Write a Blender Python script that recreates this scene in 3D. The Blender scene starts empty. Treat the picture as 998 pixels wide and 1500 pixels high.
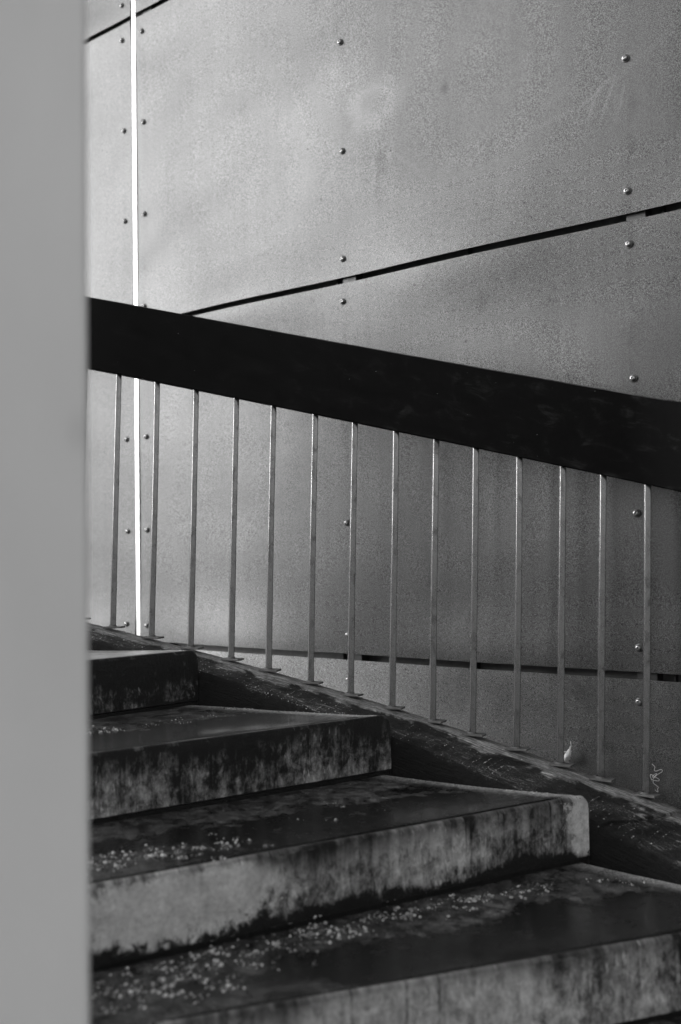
import bpy, bmesh, math, random
import numpy as np
from mathutils import Vector, Matrix, noise
random.seed(7)
R = math.radians
sc = bpy.context.scene
EYE = 1.83                                     # camera height above the ground at the stair foot

# ------------------------------------------------------------------ camera
pitch, roll = 0.036, -0.0149
fwd = Vector((0, math.cos(pitch), math.sin(pitch)))
up0 = Vector((0, -math.sin(pitch), math.cos(pitch)))
rt0 = Vector((1, 0, 0))
rt = rt0 * math.cos(roll) + up0 * math.sin(roll)
up = -rt0 * math.sin(roll) + up0 * math.cos(roll)
cd = bpy.data.cameras.new('camera')
cam = bpy.data.objects.new('camera', cd)
sc.collection.objects.link(cam)
cam.matrix_world = Matrix(((rt.x, up.x, -fwd.x, 0), (rt.y, up.y, -fwd.y, 0), (rt.z, up.z, -fwd.z, EYE), (0, 0, 0, 1)))
cd.sensor_fit = 'VERTICAL'; cd.sensor_height = 36; cd.lens = 38.4
cd.clip_start = 0.05; cd.clip_end = 2000
cd.dof.use_dof = True; cd.dof.focus_distance = 3.35; cd.dof.aperture_fstop = 2.0
sc.camera = cam

# ------------------------------------------------------------------ sky, sun, exposure
SUN_EL, SUN_DIR = R(17), Vector((-0.98, -0.11))     # direction towards the sun (x, y)
SUN_STRENGTH, SUN_ANGLE, SKY_STRENGTH, EXPOSURE = 0.6, R(24), 0.15, 1.12
world = bpy.data.worlds.new('World'); sc.world = world
world.use_nodes = True
wn = world.node_tree; wn.nodes.clear()
sky = wn.nodes.new('ShaderNodeTexSky'); sky.sky_type = 'NISHITA'; sky.sun_disc = False
sky.sun_elevation = SUN_EL; sky.sun_rotation = math.atan2(SUN_DIR.x, SUN_DIR.y)
sky.dust_density = 3.0
bw = wn.nodes.new('ShaderNodeRGBToBW')           # the photograph is black and white
bg = wn.nodes.new('ShaderNodeBackground'); bg.inputs[1].default_value = SKY_STRENGTH
wo = wn.nodes.new('ShaderNodeOutputWorld')
wn.links.new(sky.outputs[0], bw.inputs[0]); wn.links.new(bw.outputs[0], bg.inputs[0]); wn.links.new(bg.outputs[0], wo.inputs[0])
sd = bpy.data.lights.new('sun', 'SUN'); sd.energy = SUN_STRENGTH; sd.angle = SUN_ANGLE
so = bpy.data.objects.new('sun', sd); sc.collection.objects.link(so)
h = SUN_DIR.normalized() * math.cos(SUN_EL)
so.rotation_euler = Vector((h.x, h.y, math.sin(SUN_EL))).to_track_quat('Z', 'Y').to_euler()
so.location = (-6, -2, 6)
sc.view_settings.view_transform = 'Standard'; sc.view_settings.look = 'None'
sc.view_settings.exposure = EXPOSURE; sc.view_settings.gamma = 1.0
sc.view_settings.use_curve_mapping = False

# ------------------------------------------------------------------ helpers
C = sc.collection
def tag(o, label=None, cat=None, group=None, kind=None):
    if label: o['label'] = label
    if cat: o['category'] = cat
    if group: o['group'] = group
    if kind: o['kind'] = kind
    return o
def empty(name, loc=(0, 0, 0), rz=0):
    o = bpy.data.objects.new(name, None); C.objects.link(o)
    o.location = loc; o.rotation_euler = (0, 0, rz); o.empty_display_size = .2
    return o
def obj(name, me, mats, parent=None, loc=None):
    o = bpy.data.objects.new(name, me); C.objects.link(o)
    if not isinstance(mats, (list, tuple)): mats = [mats]
    if me and len(me.materials) == 0:
        for m in mats: me.materials.append(m)
    if parent: o.parent = parent
    if loc is not None: o.location = loc
    return o
def from_bm(bm, smooth=False, name='mesh'):
    bmesh.ops.recalc_face_normals(bm, faces=bm.faces)
    me = bpy.data.meshes.new(name); bm.to_mesh(me); bm.free()
    if smooth:
        for p in me.polygons: p.use_smooth = True
    return me
def box_bm(bm, x0, x1, y0, y1, z0, z1):
    vs = [bm.verts.new(p) for p in [(x0, y0, z0), (x1, y0, z0), (x1, y1, z0), (x0, y1, z0), (x0, y0, z1), (x1, y0, z1), (x1, y1, z1), (x0, y1, z1)]]
    for f in [(0, 1, 2, 3), (4, 5, 6, 7), (0, 1, 5, 4), (1, 2, 6, 5), (2, 3, 7, 6), (3, 0, 4, 7)]:
        bm.faces.new([vs[i] for i in f])
    return vs
def box_me(*a, bevel=0, seg=2):
    bm = bmesh.new(); box_bm(bm, *a)
    if bevel: bmesh.ops.bevel(bm, geom=list(bm.edges), offset=bevel, segments=seg, profile=.5, affect='EDGES')
    return from_bm(bm)
def smooth_by_angle(me, ang=40):
    for p in me.polygons: p.use_smooth = True
    me.set_sharp_from_angle(angle=R(ang))
    return me

# node helpers -------------------------------------------------------
class NT:
    def __init__(s, name):
        s.m = bpy.data.materials.new(name); s.m.use_nodes = True
        s.t = s.m.node_tree; s.n = s.t.nodes; s.n.clear()
        s.out = s.n.new('ShaderNodeOutputMaterial'); s.b = s.n.new('ShaderNodeBsdfPrincipled')
        s.t.links.new(s.b.outputs[0], s.out.inputs[0])
    def put(s, sock, v):
        if v is None: return
        if isinstance(v, bpy.types.NodeSocket): s.t.links.new(v, sock)
        elif isinstance(v, (int, float)) and sock.type in ('RGBA',): sock.default_value = (v, v, v, 1)
        elif isinstance(v, (int, float)) and sock.type == 'VECTOR': sock.default_value = (v, v, v)
        else: sock.default_value = v
    def set(s, **k):
        for a, v in k.items(): s.put(s.b.inputs[a.replace('_', ' ')], v)
    def math(s, op, a, b=None, c=None, clamp=False):
        n = s.n.new('ShaderNodeMath'); n.operation = op; n.use_clamp = clamp
        s.put(n.inputs[0], a); s.put(n.inputs[1], b); s.put(n.inputs[2], c)
        return n.outputs[0]
    def ss(s, v, a, b):                            # smooth step from a to b
        n = s.n.new('ShaderNodeMapRange'); n.interpolation_type = 'SMOOTHSTEP'
        s.put(n.inputs[0], v); n.inputs[1].default_value = a; n.inputs[2].default_value = b
        return n.outputs[0]
    def lin(s, v, a, b, c, d):
        n = s.n.new('ShaderNodeMapRange'); s.put(n.inputs[0], v)
        for i, q in enumerate((a, b, c, d)): n.inputs[i + 1].default_value = q
        return n.outputs[0]
    def mix(s, f, a, b):
        n = s.n.new('ShaderNodeMix'); n.data_type = 'FLOAT'
        s.put(n.inputs[0], f); s.put(n.inputs[2], a); s.put(n.inputs[3], b)
        return n.outputs[0]
    def obj(s): return s.n.new('ShaderNodeTexCoord').outputs['Object']
    def uv(s): return s.n.new('ShaderNodeTexCoord').outputs['UV']
    def scale(s, v, sc_, loc=(0, 0, 0)):
        n = s.n.new('ShaderNodeMapping'); s.put(n.inputs[0], v); n.inputs['Scale'].default_value = sc_; n.inputs['Location'].default_value = loc
        return n.outputs[0]
    def noise(s, v, scale, detail=4, rough=.55, dist=0):
        n = s.n.new('ShaderNodeTexNoise'); s.put(n.inputs['Vector'], v)
        n.inputs['Scale'].default_value = scale; n.inputs['Detail'].default_value = detail
        n.inputs['Roughness'].default_value = rough; n.inputs['Distortion'].default_value = dist
        return n.outputs[0]
    def sep(s, v):
        n = s.n.new('ShaderNodeSeparateXYZ'); s.put(n.inputs[0], v); return n.outputs
    def bump(s, h_, strength, dist, nrm=None):
        n = s.n.new('ShaderNodeBump'); n.inputs['Strength'].default_value = strength; n.inputs['Distance'].default_value = dist
        s.put(n.inputs['Height'], h_)
        if nrm is not None: s.put(n.inputs['Normal'], nrm)
        return n.outputs[0]
    def blob(s, x, z, cx, cz, sx, sz, rot=0, soft=.5):
        """1 inside an ellipse on the wall, fading out at its edge"""
        a = s.math('SUBTRACT', x, cx); b = s.math('SUBTRACT', z, cz)
        c_, s_ = math.cos(rot), math.sin(rot)
        p = s.math('ADD', s.math('MULTIPLY', a, c_ / sx), s.math('MULTIPLY', b, s_ / sx))
        q = s.math('ADD', s.math('MULTIPLY', a, -s_ / sz), s.math('MULTIPLY', b, c_ / sz))
        d = s.math('SQRT', s.math('ADD', s.math('MULTIPLY', p, p), s.math('MULTIPLY', q, q)))
        return s.ss(d, 1 + soft, 1 - soft)

# ------------------------------------------------------------------ materials
Z0 = EYE + 0.9804                       # height of the upper visible panel joint
GRAIN = 1.15
def mat_panel(name='weathered_panel', base=.062, lit_low=0.0):
    k = NT(name); o = k.obj(); x, y, z = k.sep(o)
    grain = k.noise(o, 560, 1, .6)
    grain2 = k.noise(o, 130, 2, .6)
    cloud = k.noise(k.scale(o, (1.0, 1, 1.6)), 1.7, 5, .55, .4)
    streak = k.noise(k.scale(o, (26, 1, 1.2)), 1.0, 4, .6)
    col = k.math('ADD', k.lin(grain, .3, .7, -GRAIN, GRAIN), k.lin(grain2, .3, .7, -.16, .16))
    col = k.math('ADD', col, k.lin(cloud, .3, .7, -.09, .09))
    col = k.math('ADD', col, k.lin(streak, .3, .7, -.06, .06))
    col = k.math('ADD', col, 1.0)
    wob = k.lin(k.noise(o, 9, 3), .3, .7, -.03, .03)
    xw = k.math('ADD', x, wob); zw = k.math('ADD', z, wob)
    add = lambda c, m, amt: k.math('ADD', c, k.math('MULTIPLY', m, amt * 4.0))
    # wiped ring, smear and rubbed strokes left on the sheet
    ring = k.math('SUBTRACT', k.blob(xw, zw, 1.255, Z0 + .612, .125, .085, .15, .35), k.math('MULTIPLY', k.blob(xw, zw, 1.245, Z0 + .62, .055, .045, .15, .5), .7))
    col = add(col, ring, .07)
    col = add(col, k.blob(xw, z, 1.279, Z0 + .39, .018, .045, 0, .6), -.07)
    col = add(col, k.blob(xw, z, 1.275, Z0 + .30, .012, .06, .1, .7), -.05)
    col = add(col, k.blob(x, z, 1.555, Z0 + .578, .014, .018, 0, .6), -.07)
    col = add(col, k.blob(xw, z, 1.70, Z0 - .17, .02, .035, .3, .7), -.05)
    x2 = k.math('ADD', x, k.math('MULTIPLY', wob, .35)); z2 = k.math('ADD', z, k.math('MULTIPLY', wob, .35))
    for cx, cz, l, w_, r_, amt in [(2.105, .375, .060, .0055, 1.22, .07), (2.150, .372, .060, .0055, 1.2, .07), (2.192, .360, .048, .005, 1.28, .065), (2.02, .455, .11, .012, .5, .022), (2.29, .49, .15, .012, .5, .022), (1.99, .365, .11, .010, .12, .03), (2.12, .41, .05, .006, .5, .05), (1.40, .36, .10, .009, -.75, .03), (1.31, .40, .04, .010, 1.0, .035)]:
        col = add(col, k.blob(x2, z2, cx, Z0 + cz, l, w_, r_, .7), amt)
    for cx, cz in ((.935, .528), (1.325, .425), (.999, .323), (1.283, -1.036), (1.623, -.291), (.62, .71), (1.86, .12)):
        col = add(col, k.blob(x, z, cx, Z0 + cz, .0045, .004, 0, .4), -.2)
    # dried runs under the fixings and splash dirt low on the sheet
    for cx in (0.0, 1.1046, 2.2092):
        run = k.math('MULTIPLY', k.ss(k.math('ABSOLUTE', k.math('SUBTRACT', xw, cx + .004)), .035, .0), k.ss(streak, .42, .62))
        col = add(col, run, -.05)
    spl = k.ss(k.noise(o, 60, 3, .7), .62, .72)
    low = k.ss(z, 1.0, .15)
    col = add(col, k.math('MULTIPLY', spl, low), .5)
    dirt = k.math('MULTIPLY', k.ss(k.noise(o, 7, 5, .6, .5), .42, .7), k.ss(z, 1.35, .2))
    col = add(col, dirt, -.16)
    hgt = k.math('ADD', k.math('MULTIPLY', grain, .5), k.math('MULTIPLY', grain2, .5))
    n1 = k.bump(k.noise(k.scale(o, (1, 1, 1.4)), 2.2, 2, .4), .18, .03)
    n2 = k.bump(hgt, .25, .0012, n1)
    if lit_low:
        grime_shade = k.math('MULTIPLY', k.ss(k.math('ADD', x, k.lin(cloud, .3, .7, -.5, .5)), 1.1, 2.35), k.lin(k.noise(o, 14, 5, .65), .3, .7, .75, 1.0))  # real grime plus painted shade, deepening to the right
        col = k.math('MULTIPLY', col, k.math('SUBTRACT', 1.0, k.math('MULTIPLY', grime_shade, .72)))
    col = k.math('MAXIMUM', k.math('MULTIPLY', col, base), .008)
    k.set(Base_Color=col, Metallic=.7 if not lit_low else .35, Roughness=k.math('ADD', k.lin(cloud, .3, .7, .40, .49), k.lin(grain, .3, .7, -.06, .06)), Normal=n2)
    return k.m
def mat_simple(name, base, rough, metal=0, var=.25, scale=14, bump=.15, bdist=.002):
    k = NT(name); o = k.obj()
    n_ = k.noise(o, scale, 6, .6)
    f = k.noise(o, scale * 9, 3, .6)
    c_ = k.math('MULTIPLY', base, k.math('ADD', k.lin(n_, .3, .7, 1 - var, 1 + var), k.lin(f, .3, .7, -var * .4, var * .4)))
    k.set(Base_Color=c_, Roughness=k.lin(n_, .3, .7, max(0, rough - .08), min(1, rough + .08)), Metallic=metal, Normal=k.bump(f, bump, bdist))
    return k.m
def mat_tread(name, seed, ub, gv, film=.010, dryedge=.8, wetr=(.16, .30)):
    """UV: u = metres along the nosing from the outer end, v = 0 at the nosing .. 1 at the next riser.
    ub = how far grit reaches forward, gv = where along u it is thickest"""
    k = NT(name); o = k.obj(); u, v, _ = k.sep(k.uv())
    of = k.scale(o, (1, 1, 1), (seed * 3.1, seed * 1.7, 0))
    n1 = k.noise(of, 5.5, 5, .6, .6); n2 = k.noise(of, 34, 5, .65); n3 = k.noise(of, 190, 3, .7)
    vv = k.math('ADD', v, k.lin(n1, .3, .7, -.28, .28))
    vv = k.math('ADD', vv, k.lin(n2, .3, .7, -.08, .08))
    back = k.ss(vv, 1 - ub - .12, 1 - ub + .10)
    side = k.ss(k.math('ADD', u, k.lin(n1, .3, .7, -.06, .06)), .11, .0)
    bite = k.math('MULTIPLY', k.ss(k.math('ADD', u, k.lin(n1, .3, .7, -.12, .12)), gv, gv + .18), k.ss(vv, -.1, .25))
    rough_zone = k.math('MAXIMUM', k.math('MAXIMUM', back, k.math('MULTIPLY', side, dryedge)), k.math('MULTIPLY', bite, .85))
    puddle = k.math('SUBTRACT', 1.0, rough_zone)
    n4 = k.noise(of, 420, 2, .6)
    spk = k.math('MAXIMUM', k.math('MULTIPLY', k.ss(n3, .55, .66), .7), k.ss(n4, .60, .70))
    col = k.mix(rough_zone, k.math('MULTIPLY', film, k.lin(n1, .3, .7, .75, 1.25)), k.math('ADD', k.math('MULTIPLY', k.lin(n2, .32, .68, .006, .16), k.lin(k.noise(of, 13, 4, .6), .35, .65, .25, 1.2)), k.math('MULTIPLY', spk, k.lin(n2, .35, .65, .04, .34))))
    edge = k.math('MULTIPLY', k.ss(k.math('ADD', u, k.lin(n2, .3, .7, -.02, .02)), .085, .01), k.ss(n3, .36, .54))
    col = k.math('ADD', col, k.math('MULTIPLY', edge, k.math('MULTIPLY', dryedge, .62)))
    rg = k.mix(rough_zone, k.lin(n2, .3, .7, *wetr), k.lin(n2, .3, .7, .35, .8))
    hh = k.math('MULTIPLY', rough_zone, k.math('ADD', k.math('MULTIPLY', n3, .6), k.math('MULTIPLY', n2, .6)))
    nb = k.bump(hh, .8, .004)
    nb = k.bump(k.noise(of, 12, 2), .05, .004, nb)
    k.set(Base_Color=col, Roughness=rg, Normal=nb, Specular_IOR_Level=.36)
    return k.m
def mat_riser(name, seed, dry, patches=(), top_dark=.25, foot_dark=.15, lowpale=.2):
    """UV: u = metres along the riser from its outer end, v = 0 at the foot .. 1 at the nosing"""
    k = NT(name); uv = k.uv(); u, v, _ = k.sep(uv)
    q = k.scale(uv, (1, .17, 1), (seed * 2.3, seed * .7, 0))
    blot = k.noise(k.scale(q, (1, .75, 1)), 30, 8, .78, .3)
    fine = k.noise(q, 90, 5, .72)
    stk = k.noise(k.scale(q, (75, 22, 1)), 1.0, 6, .72, .3)
    big = k.noise(q, 3.2, 3, .5)
    drp = k.noise(k.scale(q, (30, 1.6, 1)), 1.0, 3, .55, .2)
    run = k.math('MULTIPLY', k.ss(k.noise(k.scale(q, (46, .9, 1), (3.3, 0, 0)), 1.0, 2, .5, .15), .60, .68), k.ss(k.math('ADD', v, k.lin(big, .3, .7, -.5, .5)), .1, .75))
    dash = k.math('MULTIPLY', k.ss(k.noise(k.scale(q, (95, 22, 1), (7, 0, 0)), 1.0, 3, .6), .60, .68), k.ss(big, .42, .58))
    m = k.math('ADD', k.lin(blot, .3, .7, -.70, .70), k.lin(stk, .3, .7, -.40, .40))
    m = k.math('ADD', m, k.lin(drp, .3, .7, -.30, .30))
    m = k.math('ADD', m, k.lin(big, .3, .7, -.35, .35))
    m = k.math('ADD', m, dry)
    m = k.math('SUBTRACT', k.math('ADD', m, k.math('MULTIPLY', dash, .7)), k.math('MULTIPLY', run, .38))
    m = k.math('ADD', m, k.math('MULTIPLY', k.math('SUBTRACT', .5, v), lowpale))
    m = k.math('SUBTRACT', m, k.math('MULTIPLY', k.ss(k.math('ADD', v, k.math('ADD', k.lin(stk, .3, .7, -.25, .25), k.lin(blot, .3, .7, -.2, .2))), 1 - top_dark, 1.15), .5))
    pm = None
    for (cu, cv, su, sv, amt) in patches:
        b = k.math('MULTIPLY', k.blob(k.math('ADD', u, k.lin(blot, .3, .7, -.05, .05)), k.math('ADD', v, k.lin(blot, .3, .7, -.2, .2)), cu, cv, su, sv, 0, .25), amt)
        m = k.math('ADD', m, b)
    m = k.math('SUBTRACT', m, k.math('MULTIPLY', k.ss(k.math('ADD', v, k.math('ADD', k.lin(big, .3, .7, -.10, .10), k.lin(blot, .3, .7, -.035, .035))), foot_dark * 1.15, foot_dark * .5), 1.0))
    m = k.math('SUBTRACT', m, k.math('MULTIPLY', k.ss(v, .10, .075), 2.0))  # recess at the foot coloured dark, its shade painted in
    m = k.ss(m, -.50, 1.65)
    col = k.mix(m, .011, k.lin(fine, .25, .75, .68, .84))
    col = k.math('MULTIPLY', col, k.math('MULTIPLY', k.lin(fine, .3, .7, .85, 1.12), k.lin(k.noise(q, 16, 6, .65, .4), .3, .7, .72, 1.25)))
    pit = k.ss(k.noise(q, 130, 2, .5), .70, .76)
    col = k.math('MULTIPLY', col, k.math('SUBTRACT', 1.0, k.math('MULTIPLY', pit, .6)))
    worn = k.math('MULTIPLY', k.ss(v, .93, .985), k.ss(k.noise(q, 26, 5, .7), .52, .66))
    col = k.math('ADD', col, k.math('MULTIPLY', worn, .14))
    k.set(Base_Color=col, Roughness=k.mix(m, .38, .85), Normal=k.bump(k.math('ADD', fine, k.math('MULTIPLY', blot, .8)), .7, .005), Specular_IOR_Level=.35)
    return k.m
def mat_kerb():
    k = NT('kerb_concrete'); o = k.obj(); u, v, _ = k.sep(k.uv())   # v: 0 inner foot, .4 inner arris, 1 outer arris
    n1 = k.noise(k.scale(k.uv(), (1, .35, 1)), 10, 6, .65, .6); n2 = k.noise(o, 60, 4, .7); n3 = k.noise(o, 210, 3, .7)
    fib = k.noise(k.scale(k.uv(), (5, 22, 1)), 3.0, 5, .65, .8)
    top = k.ss(k.math('ADD', v, k.lin(n2, .3, .7, -.03, .03)), .37, .44)
    outer = k.ss(k.math('ADD', v, k.lin(n1, .3, .7, -.12, .12)), .66, .74)
    dark = k.math('MULTIPLY', k.lin(n1, .3, .7, .006, .04), k.lin(n2, .3, .7, .5, 1.5))
    spk = k.math('MULTIPLY', k.ss(n3, .56, .64), k.ss(n1, .44, .62))
    topc = k.math('ADD', dark, k.math('MULTIPLY', spk, .30))
    outc = k.math('MULTIPLY', k.lin(fib, .32, .68, .035, .50), k.lin(n2, .3, .7, .45, 1.55))
    topc = k.mix(outer, topc, outc)
    fl = k.math('MULTIPLY', k.ss(fib, .56, .64), k.ss(n1, .46, .58))
    topc = k.math('ADD', topc, k.math('MULTIPLY', fl, .30))
    crack = k.ss(k.math('ABSOLUTE', k.math('SUBTRACT', fib, .46)), .012, .0)
    topc = k.math('MULTIPLY', topc, k.math('SUBTRACT', 1.0, k.math('MULTIPLY', crack, .75)))
    col = k.mix(top, k.lin(n2, .3, .7, .006, .018), topc)
    hh = k.math('ADD', k.math('MULTIPLY', n2, .8), k.math('ADD', k.math('MULTIPLY', fib, 1.1), k.math('MULTIPLY', n3, .3)))
    k.set(Base_Color=col, Roughness=k.lin(n2, .3, .7, .42, .75), Normal=k.bump(hh, 1.0, .008), Specular_IOR_Level=.3)
    return k.m
def mat_board():
    k = NT('black_painted_rail'); o = k.obj(); u, v, _ = k.sep(k.uv())
    sm = k.noise(k.scale(k.uv(), (1, 2.0, 1)), 11, 6, .7, .7)
    scr = k.noise(k.scale(k.uv(), (3, 60, 1)), 1.4, 4, .7, .6)
    scuff = k.math('MULTIPLY', k.ss(sm, .52, .74), k.lin(u, .6, 2.6, .15, 1.0))
    col = k.math('ADD', .0012, k.math('MULTIPLY', scuff, k.lin(scr, .35, .7, .003, .034)))
    worn = k.math('MULTIPLY', k.ss(v, .2425, .2445), k.lin(scr, .4, .65, .0, .10))
    col = k.math('ADD', col, worn)
    dot = k.math('MULTIPLY', k.ss(k.noise(k.scale(k.uv(), (1, 1, 1)), 150, 1, .5), .80, .83), .25)
    col = k.math('ADD', col, dot)
    k.set(Base_Color=col, Roughness=k.lin(sm, .3, .7, .42, .62), Normal=k.bump(scr, .10, .002), Specular_IOR_Level=.05)
    return k.m
def mat_baluster():
    k = NT('weathered_galvanised_bar')
    oi = k.n.new('ShaderNodeObjectInfo'); mp = k.n.new('ShaderNodeVectorMath'); mp.operation = 'ADD'
    cb = k.n.new('ShaderNodeCombineXYZ'); rr = k.math('MULTIPLY', oi.outputs['Random'], 37.0)
    for q in range(3): k.t.links.new(rr, cb.inputs[q])
    k.t.links.new(k.obj(), mp.inputs[0]); k.t.links.new(cb.outputs[0], mp.inputs[1])
    o = mp.outputs[0]
    a = k.noise(k.scale(o, (1, 1, .4)), 85, 6, .75, .4); b = k.noise(o, 16, 4, .6); f = k.noise(o, 240, 2, .6)
    rust = k.ss(k.math('ADD', a, k.lin(b, .3, .7, -.10, .10)), .46, .72)
    col = k.mix(rust, k.lin(f, .3, .7, .25, .31), .14)
    k.set(Base_Color=col, Metallic=.9, Roughness=k.mix(rust, .22, .30), Normal=k.bump(k.math('ADD', k.math('MULTIPLY', a, .25), k.math('MULTIPLY', f, .3)), .06, .001))
    return k.m
def mat_pillar():
    k = NT('painted_pillar'); o = k.obj()
    a = k.noise(k.scale(o, (1, 1, .5)), 3.0, 4, .5, .3); f = k.noise(o, 260, 2, .6); x, y, z = k.sep(o)
    col = k.math('ADD', .82, k.math('ADD', k.lin(a, .3, .7, -.07, .07), k.lin(f, .3, .7, -.012, .012)))
    mark = k.blob(k.math('ADD', x, k.lin(a, .3, .7, -.02, .02)), z, -.012, EYE + .145, .014, .02, 0, .9)
    col = k.math('SUBTRACT', col, k.math('MULTIPLY', mark, .08))
    k.set(Base_Color=col, Roughness=.6, Normal=k.bump(f, .08, .001))
    return k.m
def mat_ground():
    k = NT('paving_concrete'); o = k.obj()
    a = k.noise(o, 1.3, 6, .6); f = k.noise(o, 120, 3, .7)
    k.set(Base_Color=k.math('ADD', k.lin(a, .3, .7, .26, .38), k.lin(f, .3, .7, -.03, .03)), Roughness=.85, Normal=k.bump(f, .5, .004))
    return k.m

M_PANEL = mat_panel(); M_PANEL_LOW = mat_panel('lightened_lower_panel', .22, 1.0)  # lower row coloured paler, painting in skylight that does not reach it
M_STRIP = mat_simple('white_strip', .80, .35, .3, .03, 8, .03, .001)
M_SLOT = mat_simple('dark_slot', .02, .7, 0, .2, 8)
M_BACK = mat_simple('backing_sheet', .10, .7, 0, .3, 6)
M_BATTEN = mat_simple('pale_batten', .035, .5, .2, .15, 10)
M_SCREW = mat_simple('stainless_screw', .36, .24, .9, .12, 60, .05, .0005)
M_WASHER = mat_simple('screw_washer', .11, .45, .6, .15, 60, .05, .0005)
M_KERB = mat_kerb(); M_BOARD = mat_board(); M_BAL = mat_baluster()
M_PLATE = mat_simple('foot_plate_steel', .12, .6, .3, .4, 40, .4, .002)
M_PILLAR = mat_pillar(); M_GROUND = mat_ground()
def mat_grit():
    k = NT('pale_grit'); g = k.n.new('ShaderNodeNewGeometry'); r = g.outputs['Random Per Island']
    k.set(Base_Color=k.math('ADD', .04, k.math('MULTIPLY', k.math('POWER', r, 1.6), .86)), Roughness=k.lin(r, 0, 1, .6, .28))
    return k.m
M_GRIT = mat_grit()
M_SCRAP = mat_simple('white_scrap', .8, .8, 0, .1, 200, .3, .001)
M_THREAD = mat_simple('pale_thread', .55, .7, 0, .1, 200, .2, .0005)
M_END = mat_simple('step_end_concrete', .05, .75, 0, .5, 18, .4, .003)

# ------------------------------------------------------------------ ground
bm = bmesh.new()
bmesh.ops.create_grid(bm, x_segments=8, y_segments=8, size=400)
tag(obj('ground', from_bm(bm), M_GROUND), kind='structure', label='pale concrete ground round the foot of the stair', cat='ground')

# ------------------------------------------------------------------ cladding wall (local x along, y out of the wall (towards -n), z up)
WANG = -0.6974
wall = empty('cladding_wall', (-0.8215, 4.6402, 0), WANG)
tag(wall, 'tall wall of pale metal sheets fixed with domed screws behind the stair railing', 'wall')
ROW, GAP, W, EH, EV = 1.358, .022, 1.1046, .0455, .068
JOINTS = [Z0 + ROW * 2, Z0 + ROW, Z0, Z0 - ROW, Z0 - 2 * ROW]      # z of joint centres, top to bottom
COLS = [0.0, W, 2 * W, 3 * W]
BAY_X0 = -EH; BAY_X1 = 3 * W + EH
STRIP_W = .027
BEND = -.045                                                # the sheets left of the white strip turn back a little
def panel_mesh(x0, x1, z0, z1, xf=None):
    """thin sheet, gently bowed: edges lift a few mm between the fixings"""
    nx, nz = max(8, int((x1 - x0) / .09)), 30
    zs = [0, .02, .05, .09, .14] ; zs = [a / 1.0 for a in zs]
    H = z1 - z0
    zz = [z0 + a for a in zs] + [z0 + .14 + (H - .28) * i / (nz - 10) for i in range(1, nz - 10)] + [z1 - a for a in reversed(zs)]
    verts, faces = [], []
    for z in zz:
        for i in range(nx + 1):
            x = x0 + (x1 - x0) * i / nx
            e = min(z - z0, z1 - z)
            between = .5 - .5 * math.cos(2 * math.pi * (x / W))     # 0 at a fixing, 1 midway
            d = .019 * math.exp(-(e / .13) ** 2) * (.35 + .65 * between)
            d -= .004 * between * math.sin(math.pi * (z - z0) / H)
            d += .0025 * noise.noise((x * 1.3, z * 1.7, 3.1))
            verts.append((x, -d, z))
    n_ = nx + 1
    for r in range(len(zz) - 1):
        for i in range(nx): faces.append((r * n_ + i, r * n_ + i + 1, (r + 1) * n_ + i + 1, (r + 1) * n_ + i))
    N = len(verts)
    # rim back to a thickness of 4 mm
    rim = [i for i in range(n_)] + [r * n_ + nx for r in range(1, len(zz))] + [(len(zz) - 1) * n_ + i for i in range(nx - 1, -1, -1)] + [r * n_ for r in range(len(zz) - 2, 0, -1)]
    for i in rim: verts.append((verts[i][0], verts[i][1] + .004, verts[i][2]))
    L = len(rim)
    for j in range(L): faces.append((rim[j], N + j, N + (j + 1) % L, rim[(j + 1) % L]))
    if xf: verts = [xf(v) for v in verts]
    me = bpy.data.meshes.new('panel'); me.from_pydata(verts, [], faces); me.update()
    for p in me.polygons: p.use_smooth = True
    me.set_sharp_from_angle(angle=R(40))
    return me
def lathe(bm, prof, seg, mat=0):
    """profile [(radius, height out of the wall)] turned about the -y axis"""
    rings = []
    for r, hh in prof:
        if r < 1e-6: rings.append([bm.verts.new((0, -hh, 0))])
        else: rings.append([bm.verts.new((r * math.cos(2 * math.pi * i / seg), -hh, r * math.sin(2 * math.pi * i / seg))) for i in range(seg)])
    for a, b in zip(rings, rings[1:]):
        for i in range(seg):
            j = (i + 1) % seg
            if len(b) == 1: f = bm.faces.new((a[i], a[j], b[0]))
            else: f = bm.faces.new((a[i], a[j], b[j], b[i]))
            f.material_index = mat; f.smooth = True
def screw_mesh():
    bm = bmesh.new()
    lathe(bm, [(.0125, -.001), (.0125, .0016), (.0112, .0028), (.0085, .0032)], 16, 1)
    lathe(bm, [(.0092, .003), (.0092, .0062), (.0080, .0092), (.0056, .0108), (.0042, .0110), (.0036, .0075), (0, .0072)], 16, 0)
    me = from_bm(bm); me.materials.append(M_SCREW); me.materials.append(M_WASHER)
    me.set_sharp_from_angle(angle=R(45))
    return me
SCREW = screw_mesh()
def left_xf(v):                                              # turn the left sheets about the strip
    c_, s_ = math.cos(BEND), math.sin(BEND)
    px = BAY_X0 - STRIP_W
    dx = v[0] - px
    return (px + dx * c_ - v[1] * s_, dx * s_ + v[1] * c_, v[2])
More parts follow.
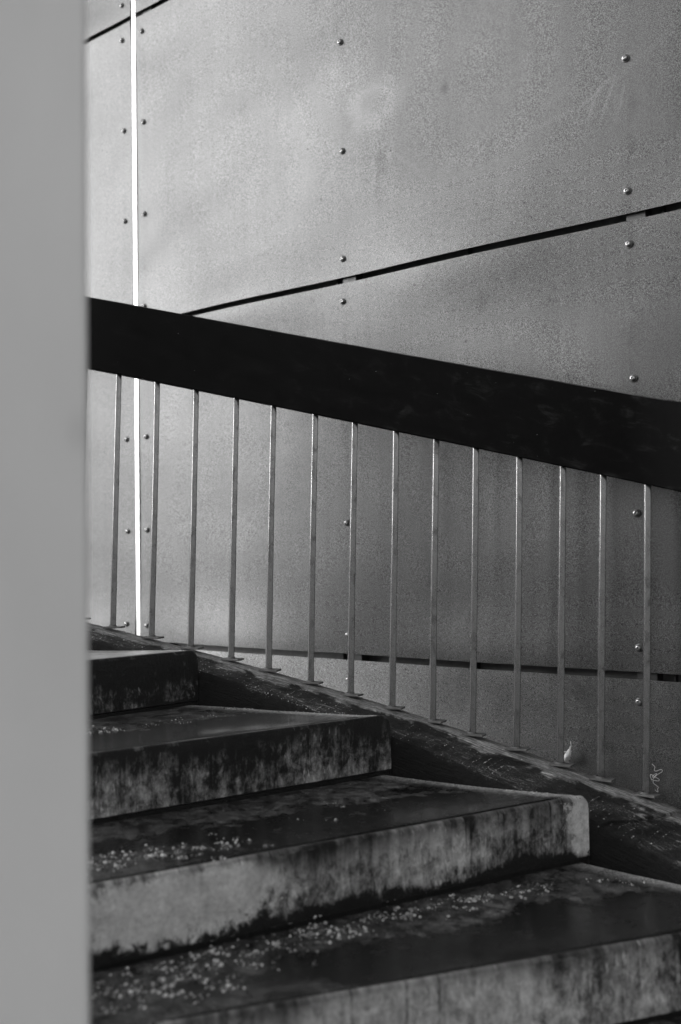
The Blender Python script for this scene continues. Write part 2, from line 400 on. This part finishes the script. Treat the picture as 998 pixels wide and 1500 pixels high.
def add_panel(x0, x1, z0, z1, cols, xf=None):
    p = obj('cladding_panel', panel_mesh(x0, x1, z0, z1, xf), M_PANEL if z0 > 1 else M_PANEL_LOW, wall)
    for cx in cols:
        for k in range(4):
            z = z0 + EV + .4 * k
            q = (cx + random.uniform(-.0025, .0025), .001, z + random.uniform(-.003, .003))
            e = min(z - z0, z1 - z); between = .5 - .5 * math.cos(2 * math.pi * (q[0] / W))
            d = .019 * math.exp(-(e / .13) ** 2) * (.35 + .65 * between) - .004 * between * math.sin(math.pi * (z - z0) / (z1 - z0)) + .0025 * noise.noise((q[0] * 1.3, z * 1.7, 3.1))
            q = (q[0], -d - .0003, q[2])
            if xf: q = xf(q)
            s = obj('screw', SCREW, [], p, q)
            s.rotation_euler = (random.uniform(-.03, .03), random.uniform(0, 6.28), random.uniform(-.03, .03))
    return p
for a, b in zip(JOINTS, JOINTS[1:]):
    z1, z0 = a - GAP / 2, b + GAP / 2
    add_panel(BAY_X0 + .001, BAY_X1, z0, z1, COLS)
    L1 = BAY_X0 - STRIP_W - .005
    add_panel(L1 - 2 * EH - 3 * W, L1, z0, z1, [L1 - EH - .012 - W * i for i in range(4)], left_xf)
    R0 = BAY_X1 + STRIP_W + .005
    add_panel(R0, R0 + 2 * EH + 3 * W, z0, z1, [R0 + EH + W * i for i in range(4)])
ZB, ZT = JOINTS[-1] + GAP / 2, JOINTS[0] - GAP / 2
for sx in (BAY_X0 - STRIP_W, BAY_X1 + .003):
    obj('joint_strip', box_me(sx, sx + STRIP_W - .002, -.004, .03, ZB - .02, ZT + .02, bevel=.002), M_STRIP, wall)
# backing sheet, battens and the wall behind
bk = bmesh.new()
box_bm(bk, BAY_X0 - .02, 7.0, .052, .30, 0, ZT + .03)
obj('backing_sheet', from_bm(bk), M_BACK, wall)
bk = bmesh.new(); vs = box_bm(bk, -3.7, BAY_X0 - .022, .056, .30, 0, ZT + .03)
for v in bk.verts: v.co = Vector(left_xf(v.co))
obj('backing_sheet', from_bm(bk), M_BACK, wall)
for cx in COLS + [BAY_X1 + STRIP_W + .005 + EH + W * i for i in range(1, 4)]:
    obj('batten', box_me(cx - .012, cx + .05, .008, .050, ZB, ZT, bevel=.002), M_BATTEN, wall)
for cx in (.105, 1.045, 1.62, 2.30):                              # lipped edges of the sheets behind
    obj('backing_seam', box_me(cx, cx + .004, .030, .0515, ZB, ZT), M_BATTEN, wall)
for i in range(3):
    cx = BAY_X0 - STRIP_W - EH - .004 - W * i
    b_ = bmesh.new(); box_bm(b_, cx - .03, cx + .02, .010, .052, ZB, ZT)
    for v in b_.verts: v.co = Vector(left_xf(v.co))
    obj('batten', from_bm(b_), M_BATTEN, wall)
obj('plinth', box_me(BAY_X0 - .02, 7.0, .02, .051, 0, ZB - .03), M_BACK, wall)

# small things stuck to the wall
def tube(pts, rad, seg=5, close_tip=True):
    bm = bmesh.new(); rings = []
    P = [Vector(p) for p in pts]
    for i, p in enumerate(P):
        t = (P[min(i + 1, len(P) - 1)] - P[max(i - 1, 0)]).normalized()
        a = t.cross(Vector((0, 1, 0.01))).normalized(); b = t.cross(a)
        r = rad[i] if isinstance(rad, list) else rad
        rings.append([bm.verts.new(p + a * r * math.cos(2 * math.pi * k / seg) + b * r * math.sin(2 * math.pi * k / seg)) for k in range(seg)])
    for A, B in zip(rings, rings[1:]):
        for k in range(seg): bm.faces.new((A[k], A[(k + 1) % seg], B[(k + 1) % seg], B[k]))
    bm.faces.new(rings[0]); bm.faces.new(rings[-1])
    return bm
scr = [(2.244, -1.6096), (2.2495, -1.6129), (2.2534, -1.6177), (2.2504, -1.6238), (2.2511, -1.6287), (2.2589, -1.6282), (2.2671, -1.6238), (2.2743, -1.623), (2.2735, -1.6284), (2.2648, -1.6352), (2.2565, -1.6401), (2.2481, -1.6478), (2.2451, -1.6453), (2.2504, -1.6389), (2.2576, -1.637), (2.2575, -1.6399), (2.2523, -1.6448), (2.2442, -1.6415), (2.2376, -1.6413), (2.2389, -1.6489), (2.2438, -1.6561), (2.2512, -1.6474), (2.2583, -1.6485), (2.2647, -1.6526), (2.2622, -1.6563), (2.2541, -1.6562), (2.2475, -1.6566), (2.2465, -1.6644), (2.2537, -1.6697), (2.2617, -1.6741), (2.26, -1.6797), (2.2606, -1.6877), (2.2563, -1.6875), (2.2517, -1.6831)]
def catmull(P, n=4):
    P = [Vector(p) for p in P]; out = []
    for i in range(len(P) - 1):
        a, b, c_, d = P[max(i - 1, 0)], P[i], P[i + 1], P[min(i + 2, len(P) - 1)]
        for k in range(n):
            t = k / n
            out.append(.5 * ((2 * b) + (c_ - a) * t + (2 * a - 5 * b + 4 * c_ - d) * t * t + (3 * b - a - 3 * c_ + d) * t ** 3))
    out.append(P[-1]); return out
wm = Matrix.Translation(wall.location) @ Matrix.Rotation(WANG, 4, 'Z')
pts = catmull([(x, -.0105 - .0015 * math.sin(i * 1.3), Z0 + z) for i, (x, z) in enumerate(scr)])
bm = tube(pts, .00085)
th = obj('curled_thread', from_bm(bm, True), M_THREAD); th.matrix_world = wm
tag(th, 'thin pale curled thread clinging to the dark sheet beside the rightmost railing bar', 'thread')
bm = tube(catmull([(1.9518, -.012, Z0 - 1.634), (1.9519, -.018, Z0 - 1.627), (1.9590, -.026, Z0 - 1.616), (1.9643, -.024, Z0 - 1.604), (1.9640, -.016, Z0 - 1.594), (1.9630, -.013, Z0 - 1.579)], 3),
          [.002, .003, .004, .005, .0065, .008, .0085, .0085, .0075, .006, .0045, .003, .002, .0015, .0013, .001], 7)
for v in bm.verts: v.co = (v.co - Vector((1.958, -.016, Z0 - 1.610))) * 1.15 + Vector((1.981, -.020, Z0 - 1.606)); v.co += Vector((noise.noise(v.co * 160), noise.noise(v.co * 160 + Vector((5, 0, 0))), noise.noise(v.co * 160 + Vector((0, 7, 0))))) * .0055
box = [(1.966, -.022, Z0 - 1.602), (1.9715, -.018, Z0 - 1.6025)]
b2 = tube(box, .0016, 5)
me2 = from_bm(b2, True); bm.from_mesh(me2); bpy.data.meshes.remove(me2)
sp = obj('paper_scrap', from_bm(bm, True), M_SCRAP); sp.matrix_world = wm
tag(sp, 'small white twisted scrap caught against the wall low behind the third bar from the right', 'scrap')

# ------------------------------------------------------------------ stair geometry: outer ends of the nosings (x, y, nosing direction in degrees, width)
NOSE = [(-2.46, 3.75, 74, 1.9), (-1.78, 3.74, 65, 1.9), (-1.10, 3.62, 55.5, 1.9), (-0.451, 3.414, 46.2, 1.9), (0.134, 3.149, 36.6, 1.9),
        (0.63, 2.85, 32.3, 1.9), (1.05, 2.446, 21.3, 1.75), (1.42, 2.05, 14, 1.70), (1.72, 1.58, 6, 1.98), (1.95, 1.08, -2, 2.2), (2.10, .55, -10, 2.3), (2.16, .05, -17, 2.3)]
TOPZ = [EYE - .30 + .17 * (3 - i) for i in range(len(NOSE))]
stair = empty('staircase', (0.13, 2.6, 0))
tag(stair, 'wet dark concrete staircase of curving steps with a sloping kerb under the railing', 'staircase')
def sloc(me_verts): return [(v[0] - .13, v[1] - 2.6, v[2]) for v in me_verts]

def make_step(i, mats):
    x, y, deg, wd = NOSE[i]; zt = TOPZ[i]; zl = zt - .17
    d = Vector((math.cos(R(deg)), math.sin(R(deg)), 0)); nb = Vector((-d.y, d.x, 0))     # nb points up the stair (back)
    P = Vector((x, y, 0))
    if i > 0:
        q = NOSE[i - 1]; dq = Vector((math.cos(R(q[2])), math.sin(R(q[2])), 0)); nq = Vector((-dq.y, dq.x, 0))
        Qr = Vector((q[0], q[1], 0)); wq = q[3]
    else:
        Qr = P + Vector((-.7, .1, 0)); dq = d; nq = nb; wq = wd
    OV = .06                                             # how far the tread runs on under the step above
    us = [0, .0025, .006, .011, .018, .028, .045, .08] + [.08 + (wd - .08) * j / 46 for j in range(1, 47)]
    RC = .022
    NV = 16
    verts, uvs, faces, fm = [], [], [], []
    rows = None
    for ci, u in enumerate(us):
        drop = RC - math.sqrt(max(0, RC * RC - max(0, RC - u) ** 2))
        F = P - d * u
        ub_ = u * wq / wd
        B = Qr - dq * ub_ + nq * OV
        B1 = Qr - dq * ub_
        col = []
        def wob(a, s, amp): return amp * noise.noise((u * s + i * 9.1, a * s, i * 3.3))
        # riser, foot to nosing
        r = .011
        fh = [(-.012, .016), (.0, .016)]
        col.append((F - nb * -.010, zl - .012, (u, 0.0), 1))
        col.append((F - nb * -.010, zl + .010, (u, .05), 1))
        col.append((F, zl + .014, (u, .08), 1))
        for k in range(1, 6):
            hgt = .014 + (.17 - drop - r - .014) * k / 5
            w_ = wob(hgt * 2, 7, .0022) + wob(hgt * 3, 30, .0008)
            col.append((F + nb * w_, zl + hgt, (u, hgt / .17), 1))
        for k in range(1, 4):
            a = math.pi / 2 * k / 3
            w_ = wob(.3, 7, .0018) + max(0, wob(.1 * k, 38, .010) - .0035)
            col.append((F + nb * (r - r * math.cos(a) + w_), zt - drop - r + r * math.sin(a), (u, 1.0), 1))
        chip = max(0, wob(.2, 38, .008) - .003)
        # tread: narrow lip, groove, then the tread proper to the next riser
        T = lambda v: F.lerp(B1, v)
        dep = (B1 - F).length
        g = [.020, .023, .031, .034]
        gz = [0, -.004, -.004, .0] if u > .05 else [0, 0, 0, 0]
        for a, b in zip(g, gz):
            col.append((T(a / dep), zt - drop + b + wob(a, 9, .001), (u, a / dep), 0))
        v0 = .034 / dep
        for k in range(1, NV + 1):
            v = v0 + (1 - v0) * k / NV
            sag = -.004 * math.sin(math.pi * v)
            col.append((T(v), zt - drop + wob(v * .6, 5, .003) + sag, (u, v), 0))
        col.append((B, zt - .004, (u, 1.2), 0))
        col.append((B, zl - .012, (u, .1), 2))
        if rows is None: rows = len(col)
        for p_, z_, uv_, m_ in col:
            verts.append((p_.x, p_.y, z_)); uvs.append(uv_)
        if ci: 
            for k in range(rows - 1):
                a = (ci - 1) * rows + k; b = ci * rows + k
                faces.append((b, a, a + 1, b + 1)); fm.append(1 if k < 10 else (2 if k == rows - 2 else 0))
    for ci in range(1, len(us)):                          # underside
        a = ci * rows; b = (ci - 1) * rows
        faces.append((b, a, a + rows - 1, b + rows - 1)); fm.append(2)
    # outer end: skirt from the first column down
    base = len(verts)
    for k in range(rows):
        v = verts[k]; verts.append((v[0], v[1], zl - .012)); uvs.append((.0, .3))
    for k in range(rows - 1):
        faces.append((k, base + k, base + k + 1, k + 1)); fm.append(2)
    last = (len(us) - 1) * rows; base2 = len(verts)      # inner end
    for k in range(rows):
        v = verts[last + k]; verts.append((v[0], v[1], zl - .012)); uvs.append((.0, .3))
    for k in range(rows - 1):
        faces.append((last + k + 1, base2 + k + 1, base2 + k, last + k)); fm.append(2)
    verts = sloc(verts)
    me = bpy.data.meshes.new('step'); me.from_pydata(verts, [], faces); me.update()
    for m in mats: me.materials.append(m)
    ul = me.uv_layers.new(name='UVMap')
    for p in me.polygons:
        p.material_index = fm[p.index]; p.use_smooth = True
        for li in p.loop_indices: ul.data[li].uv = uvs[me.loops[li].vertex_index]
    me.set_sharp_from_angle(angle=R(50))
    return obj('step', me, [], stair)

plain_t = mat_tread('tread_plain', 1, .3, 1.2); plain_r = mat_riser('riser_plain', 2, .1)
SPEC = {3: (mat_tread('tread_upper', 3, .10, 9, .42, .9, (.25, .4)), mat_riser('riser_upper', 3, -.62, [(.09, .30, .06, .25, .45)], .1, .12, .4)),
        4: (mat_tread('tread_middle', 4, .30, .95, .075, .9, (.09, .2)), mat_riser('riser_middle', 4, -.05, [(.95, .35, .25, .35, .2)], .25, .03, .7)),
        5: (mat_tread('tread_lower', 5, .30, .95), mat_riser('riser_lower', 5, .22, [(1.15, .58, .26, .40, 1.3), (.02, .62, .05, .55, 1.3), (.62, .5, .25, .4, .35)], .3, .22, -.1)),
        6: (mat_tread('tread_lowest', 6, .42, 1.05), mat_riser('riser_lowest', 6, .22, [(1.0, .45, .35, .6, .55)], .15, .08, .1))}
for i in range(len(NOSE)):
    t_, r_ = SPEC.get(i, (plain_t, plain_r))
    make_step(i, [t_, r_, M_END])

# ------------------------------------------------------------------ kerb along the outer ends of the steps
BAL = [(-.774, 3.692, -.247, .613), (-.639, 3.665, -.281, .579), (-.503, 3.638, -.315, .545), (-.365, 3.593, -.353, .507), (-.240, 3.550, -.388, .472), (-.103, 3.48, -.421, .439), (.023, 3.448, -.455, .405),
       (.150, 3.407, -.488, .372), (.270, 3.336, -.520, .340), (.384, 3.275, -.555, .305), (.504, 3.216, -.589, .271), (.620, 3.167, -.623, .237), (.722, 3.113, -.656, .204), (.830, 3.034, -.689, .171)]
BX = np.array([b[0] for b in BAL]); 
cy_ = np.polyfit(BX, [b[1] for b in BAL], 2); cz_ = np.polyfit(BX, [b[2] for b in BAL], 2); ct_ = np.polyfit(BX, [b[3] for b in BAL], 2)
inner = catmull([(n_[0], n_[1], z_ - .062) for n_, z_ in zip(NOSE, TOPZ)], 14)
def nrm(i):
    t = inner[min(i + 1, len(inner) - 1)] - inner[max(i - 1, 0)]; t.z = 0; t.normalize()
    return Vector((-t.y, t.x, 0)), t
arc = [0.0]
for a, b in zip(inner, inner[1:]): arc.append(arc[-1] + (b - a).xy.length)
ws, dz, ss_ = [], [], []
for bx, by, bz, bt in BAL:
    by = float(np.polyval(cy_, bx))
    best = min(range(len(inner)), key=lambda i: abs((Vector((bx, by, 0)) - inner[i]).xy.dot(nrm(i)[1].xy)))
    ws.append((Vector((bx, by, 0)) - inner[best]).xy.dot(nrm(best)[0].xy)); dz.append(bz + EYE - inner[best].z); ss_.append(arc[best])
pw, pz = np.polyfit(ss_, ws, 1), np.polyfit(ss_, dz, 1)
def kerb_w(s): return float(np.polyval(pw, min(max(s, ss_[0] - .1), ss_[-1] + .1)))
def kerb_dz(s): return float(np.polyval(pz, min(max(s, ss_[0] - .1), ss_[-1] + .1)))
print('kerb width', kerb_w(ss_[0]), kerb_w(ss_[-1]), 'dz', kerb_dz(ss_[0]), kerb_dz(ss_[-1]))
INSET = .006
def kerb_section(i, drop=0.0):
    p = inner[i]; n_, t = nrm(i); s = arc[i]; w_ = kerb_w(s); dz_ = kerb_dz(s) - .004
    shr = .42 * math.exp(-((s - SJ) / .25) ** 2)            # the joint is cut parallel to the nosing
    zi = p.z - drop
    rough = lambda a, sc_, amp: amp * noise.noise((s * sc_, a * sc_, 4.4))
    oe = w_ + .030                                           # outer arris, just outside the bars
    mid = w_ - .055 + rough(2, 5, .02)                        # ragged edge of the mortar strip under the bars
    zo = zi + dz_
    pr = [(INSET, zi - .17, 0), (INSET, zi - .02 + rough(1, 9, .004), .36), (INSET + .007 + rough(3, 9, .003), zi - .004 + rough(4, 12, .004), .42)]
    for k in range(1, 6):
        f = k / 6
        a = INSET + .007 + (mid - INSET - .007) * f
        pr.append((a, zi + (dz_ - .007) * (a / w_) + rough(5 + k, 14, .006) + rough(k, 40, .004), .42 + .28 * f))
    pr += [(mid - .004, zi + (dz_ - .009) * (mid / w_) + rough(6, 40, .002), .69), (mid + .004, zi + dz_ * (mid / w_) + rough(7, 25, .002), .73), (w_ - .01, zo + rough(8, 20, .0012), .88), (oe - .004, zo + rough(9, 20, .001), .98), (oe, zo - .005, 1.0), (oe, zi - .17, 1.4)]
    return [((p + n_ * a + t * a * shr).x, (p + n_ * a + t * a * shr).y, z - a * shr * .27) for a, z, v in pr], [v for a, z, v in pr], s
def kerb_mesh(i0, i1, drop):
    # resample finely so the ragged surface has real relief
    verts, uvs, faces = [], [], []
    idx = list(range(i0, i1 + 1)); n = None
    for q in idx:
        V, U, s = kerb_section(q, drop)
        if n is None: n = len(V)
        verts += V; uvs += [(s, v) for v in U]
    for r in range(len(idx) - 1):
        for k in range(n - 1): faces.append((r * n + k, (r + 1) * n + k, (r + 1) * n + k + 1, r * n + k + 1))
    faces.append(tuple(range(n))); faces.append(tuple(reversed(range((len(idx) - 1) * n, len(idx) * n))))
    me = bpy.data.meshes.new('kerb'); me.from_pydata(sloc(verts), [], faces); me.update()
    ul = me.uv_layers.new(name='UVMap')
    for p in me.polygons:
        p.use_smooth = True
        for li in p.loop_indices: ul.data[li].uv = uvs[me.loops[li].vertex_index]
    me.set_sharp_from_angle(angle=R(55))
    return me
# make the inner curve dense (about 2 cm) before sweeping
dense = []
for a, b in zip(inner, inner[1:]):
    m = max(1, int((b - a).xy.length / .018))
    dense += [a.lerp(b, k / m) for k in range(m)]
dense.append(inner[-1]); inner = dense
arc = [0.0]
for a, b in zip(inner, inner[1:]): arc.append(arc[-1] + (b - a).xy.length)
def station(s): return min(range(len(arc)), key=lambda i: abs(arc[i] - s))
def near(x, y): return min(range(len(inner)), key=lambda i: (inner[i].x - x) ** 2 + (inner[i].y - y) ** 2)
jts = [0, near(-1.10, 3.62), near(0.650, 2.835), near(1.73, 1.56), len(inner) - 1]
SJ = arc[jts[2]]
for a, b, dr in zip(jts, jts[1:], (0, 0, .008, .008)):
    obj('kerb', kerb_mesh(a, b, dr), M_KERB, stair)

# ------------------------------------------------------------------ railing
rail = empty('stair_railing', (0.03, 3.45, EYE - .46))
tag(rail, 'stair railing with a deep black board on slim upright metal bars', 'railing')
RO = rail.location
def bal_pt(x):
    return Vector((x, float(np.polyval(cy_, x)), EYE + float(np.polyval(cz_, x)))), Vector((x + .026, float(np.polyval(cy_, x)), EYE + float(np.polyval(ct_, x))))
stations = [bal_pt(b[0]) for b in BAL]
# the railing runs on beyond both edges of the picture, following the kerb
s0, s1 = ss_[0], ss_[-1]
def ext_pt(s):
    i = station(s); n_, t = nrm(i); w_ = kerb_w(s)
    p = inner[i] + n_ * w_; p.z = inner[i].z + kerb_dz(s)
    return p, p + Vector((.026, 0, .86))
ext_r = [ext_pt(s1 + .134 * k) for k in range(1, 9)]
ext_l = [ext_pt(s0 - .134 * k) for k in range(1, 9)]
sh_r = stations[-1][0] - ext_pt(s1)[0]; sh_l = stations[0][0] - ext_pt(s0)[0]
ext_r = [(a + sh_r, b + sh_r) for a, b in ext_r]; ext_l = [(a + sh_l, b + sh_l) for a, b in ext_l]
def bar_mesh(hh, lean, tw):
    """slim bar, 19 mm, rounded arrises"""
    a, r, seg = .0092, .0028, 3
    ring = []
    for cx, cy2, st in [(a - r, a - r, 0), (-(a - r), a - r, 90), (-(a - r), -(a - r), 180), (a - r, -(a - r), 270)]:
        for k in range(seg + 1):
            an = R(st + 90 * k / seg); ring.append((cx + r * math.cos(an), cy2 + r * math.sin(an)))
    verts, faces = [], []; n = len(ring); NZ = 14
    sx, sy = random.uniform(-1, 1) * .0016, random.uniform(-1, 1) * .0016
    for j in range(NZ + 1):
        f = j / NZ; bow = math.sin(math.pi * f)
        for (x, y) in ring:
            verts.append((x * math.cos(tw) - y * math.sin(tw) + lean.x * f + sx * bow, x * math.sin(tw) + y * math.cos(tw) + lean.y * f + sy * bow, hh * f))
    for j in range(NZ):
        for k in range(n): faces.append((j * n + k, j * n + (k + 1) % n, (j + 1) * n + (k + 1) % n, (j + 1) * n + k))
    me = bpy.data.meshes.new('baluster'); me.from_pydata(verts, [], faces); me.update()
    return smooth_by_angle(me, 50)
def plate_mesh():
    """level foot plate with a little weld collar, its downhill end standing clear of the sloping kerb"""
    bm = bmesh.new()
    box_bm(bm, -.028, .038, -.020, .020, -.002, .004)
    bmesh.ops.bevel(bm, geom=list(bm.edges), offset=.0012, segments=1, affect='EDGES')
    prof = [(.0155, .004), (.0125, .007), (.0118, .009)]
    rings = [[bm.verts.new((r * math.cos(2 * math.pi * k / 12), r * math.sin(2 * math.pi * k / 12), z)) for k in range(12)] for r, z in prof]
    for A, B in zip(rings, rings[1:]):
        for k in range(12): bm.faces.new((A[k], A[(k + 1) % 12], B[(k + 1) % 12], B[k]))
    return from_bm(bm)
PLATE = plate_mesh(); PLATE.materials.append(M_PLATE)
allst = list(reversed(ext_l)) + stations + ext_r
for bi, (b, t) in enumerate(allst):
    o = obj('baluster', bar_mesh(t.z - b.z + .02, Vector((t.x - b.x, t.y - b.y, 0)) * 1.02, R(25 - 23 * (bi - 8) / 13) + random.uniform(-.05, .05)), M_BAL, rail, b - RO)
    i = min(range(len(inner)), key=lambda q: (inner[q] - b).xy.length)
    tdir = nrm(i)[1]
    f = obj('foot_plate', PLATE, [], o, (random.uniform(-.002, .002), random.uniform(-.002, .002), .003))
    f.rotation_euler = (random.uniform(-.04, .04), random.uniform(-.03, .05), math.atan2(tdir.y, tdir.x) + random.uniform(-.12, .12))
# deep black board
tops = [t for b, t in allst]
tops = [tops[0] + (tops[0] - tops[1]) * .5] + tops + [tops[-1] + (tops[-1] - tops[-2]) * .5]
path = catmull(tops, 5)
BH = .246
verts, uvs, faces = [], [], []; s = 0
sec = [(-.026, .003), (-.023, 0), (.021, 0), (.024, .003), (.024, BH - .003), (.021, BH), (-.023, BH), (-.026, BH - .003)]
for i, p in enumerate(path):
    t = path[min(i + 1, len(path) - 1)] - path[max(i - 1, 0)]; t.z = 0; t.normalize()
    n_ = Vector((-t.y, t.x, 0))
    if i: s += (p - path[i - 1]).length
    for k, (a, z) in enumerate(sec):
        q = p + n_ * a + Vector((0, 0, z)) - RO
        q += n_ * .0012 * noise.noise((s * 2, z * 6, 1)) 
        verts.append(tuple(q)); uvs.append((s - 1.1, z))
n = len(sec)
for r in range(len(path) - 1):
    for k in range(n): faces.append((r * n + k, r * n + (k + 1) % n, (r + 1) * n + (k + 1) % n, (r + 1) * n + k))
faces.append(tuple(range(n))); faces.append(tuple(reversed(range((len(path) - 1) * n, len(path) * n))))
me = bpy.data.meshes.new('handrail_board'); me.from_pydata(verts, [], faces); me.update()
bm = bmesh.new(); bm.from_mesh(me); bmesh.ops.recalc_face_normals(bm, faces=bm.faces); bm.to_mesh(me); bm.free()
ul = me.uv_layers.new(name='UVMap')
for p in me.polygons:
    p.use_smooth = True
    for li in p.loop_indices: ul.data[li].uv = uvs[me.loops[li].vertex_index]
me.set_sharp_from_angle(angle=R(25))
obj('handrail_board', me, M_BOARD, rail)

# ------------------------------------------------------------------ foreground pillar
bm = bmesh.new(); box_bm(bm, -.56, 0, 0, .45, 0, 4.70)
bmesh.ops.bevel(bm, geom=[e for e in bm.edges if abs(e.verts[0].co.z - e.verts[1].co.z) > 1], offset=.008, segments=4, affect='EDGES', profile=.5)
pm = from_bm(bm); smooth_by_angle(pm, 30)
pil = obj('pillar', pm, M_PILLAR, None, (-.2988, 1.27, 0)); pil.rotation_euler = (0, R(.17), R(16))
tag(pil, 'smooth pale grey pillar standing close at the left in front of the steps', 'pillar')

# added unseen dark block, left behind the viewer, for the cladding to reflect
nb_ = empty('reflected_block', (-13, -9, 0), R(-14))
tag(nb_, 'unseen dark block added for the cladding to reflect', 'reflected_block')
M_BLOCK = mat_simple('dark_block_face', .045, .85, 0, .3, 3)
obj('wall', box_me(-3, 3, -8, 9.2, 0, 7.2), M_BLOCK, nb_)  # body of the added block
obj('block_cap', box_me(-3.2, 3.2, -8.2, 9.4, 7.21, 7.4), M_SLOT, nb_)
for k in range(7):
    obj('block_panel', box_me(3.0, 3.05, -7 + k * 2.4, -5.7 + k * 2.4, 1.0, 2.6), M_SLOT, nb_)

# ------------------------------------------------------------------ pale grit scattered on the treads and kerb
def grit_bank(pts, n, spread, z, size, bmx, tmpl):
    """clumps of grains from dust to small lumps along a line"""
    P = [Vector((p[0], p[1])) for p in pts]; L = [(b - a).length for a, b in zip(P, P[1:])]; T = sum(L)
    clump = None
    for j in range(int(n * 2.6)):
        if clump is None or random.random() < .16:
            q = random.random() * T; k = 0
            while k < len(L) - 1 and q > L[k]: q -= L[k]; k += 1
            clump = P[k].lerp(P[k + 1], q / L[k]) + Vector((random.gauss(0, spread), random.gauss(0, spread)))
        c_ = clump + Vector((random.gauss(0, .011), random.gauss(0, .008)))
        r = size[0] * .38 + (size[1] - size[0] * .38) * random.random() ** 2.6
        bmx.append((c_.x, c_.y, z, r))
ZA, ZBt, ZC, ZD = TOPZ[3], TOPZ[4], TOPZ[5], TOPZ[6]
peb = []
random.seed(11)
grit_bank([(-.46, 2.06), (-.34, 2.11), (-.246, 2.229), (-.153, 2.283), (-.02, 2.38)], 330, .045, ZD, (.0030, .0055), peb, 0)
grit_bank([(-.05, 2.36), (.063, 2.441), (.222, 2.527), (.478, 2.641)], 230, .024, ZD, (.0028, .0055), peb, 0)
grit_bank([(-.40, 2.02), (-.20, 2.12)], 90, .05, ZD, (.0028, .0050), peb, 0)
grit_bank([(.612, 2.728), (.66, 2.70), (.75, 2.682)], 9, .02, ZD, (.004, .006), peb, 0)
grit_bank([(-.55, 2.24), (-.448, 2.355), (-.334, 2.385), (-.25, 2.42)], 210, .04, ZC, (.0026, .0050), peb, 0)
grit_bank([(-.25, 2.42), (.0, 2.6), (.2, 2.75)], 14, .06, ZC, (.002, .004), peb, 0)
grit_bank([(-.01, 2.79), (.02, 2.80)], 6, .02, ZC, (.003, .0045), peb, 0)
grit_bank([(.15, 3.09), (.37, 3.0), (.60, 2.86)], 120, .014, ZC, (.0012, .0022), peb, 0)
grit_bank([(-.72, 2.96), (-.60, 2.99)], 60, .025, ZBt, (.0028, .0050), peb, 0)
grit_bank([(-.57, 3.06), (-.45, 3.2), (-.36, 3.30)], 60, .03, ZBt, (.0012, .0026), peb, 0)
grit_bank([(-.35, 3.34), (-.26, 3.33), (-.1, 3.25)], 140, .015, ZBt, (.0014, .0030), peb, 0)
grit_bank([(-.1, 3.25), (.10, 3.155)], 90, .008, ZBt, (.0012, .0022), peb, 0)
grit_bank([(-.95, 3.57), (-.6, 3.46), (-.47, 3.41)], 120, .012, ZA, (.0012, .0024), peb, 0)
ico = bmesh.new(); bmesh.ops.create_icosphere(ico, subdivisions=1, radius=1)
IV = [v.co.copy() for v in ico.verts]; IF = [[v.index for v in f.verts] for f in ico.faces]; ico.free()
# settle every grain on the real tread surface
from mathutils.bvhtree import BVHTree
trees = []
for o in stair.children:
    mw = Matrix.Translation(stair.location)
    trees.append(BVHTree.FromPolygons([mw @ v.co for v in o.data.vertices], [list(p.vertices) for p in o.data.polygons]))
def ground_z(x, y, ztop):
    best = None
    for t in trees:
        hit = t.ray_cast(Vector((x, y, ztop)), Vector((0, 0, -1)))
        if hit[0] is not None and (best is None or hit[0].z > best): best = hit[0].z
    return best
for _ in range(1000):                                         # finer grit lying on the kerb
    i = random.randint(station(ss_[0]), station(ss_[-1] + .1)); n_, t = nrm(i)
    a = min(abs(random.gauss(.07, .05)) + .01, kerb_w(arc[i]) + .01)
    p = inner[i] + n_ * a
    if noise.noise((arc[i] * 4, 2, 1)) < -.1: continue
    peb.append((p.x, p.y, p.z + .05, random.uniform(.0007, .0012) + .0014 * random.random() ** 5))
verts, faces = [], []
for x, y, z, r in peb:
    g = ground_z(x, y, z + .10)
    if g is None: continue
    o_ = len(verts)
    sx, sy, sz, a = random.uniform(.75, 1.25), random.uniform(.75, 1.25), random.uniform(.6, .95), random.uniform(0, 3.14)
    for v in IV:
        w = v * (1 + random.uniform(-.30, .22))
        X, Y = w.x * sx, w.y * sy
        verts.append((x + r * (X * math.cos(a) - Y * math.sin(a)), y + r * (X * math.sin(a) + Y * math.cos(a)), g + r * (sz * .45 + w.z * sz)))
    faces += [[o_ + q for q in f] for f in IF]
me = bpy.data.meshes.new('grit'); me.from_pydata(verts, [], faces); me.update()
tag(obj('grit', me, M_GRIT), 'pale loose grit scattered over the wet steps and kerb', 'grit', kind='stuff')
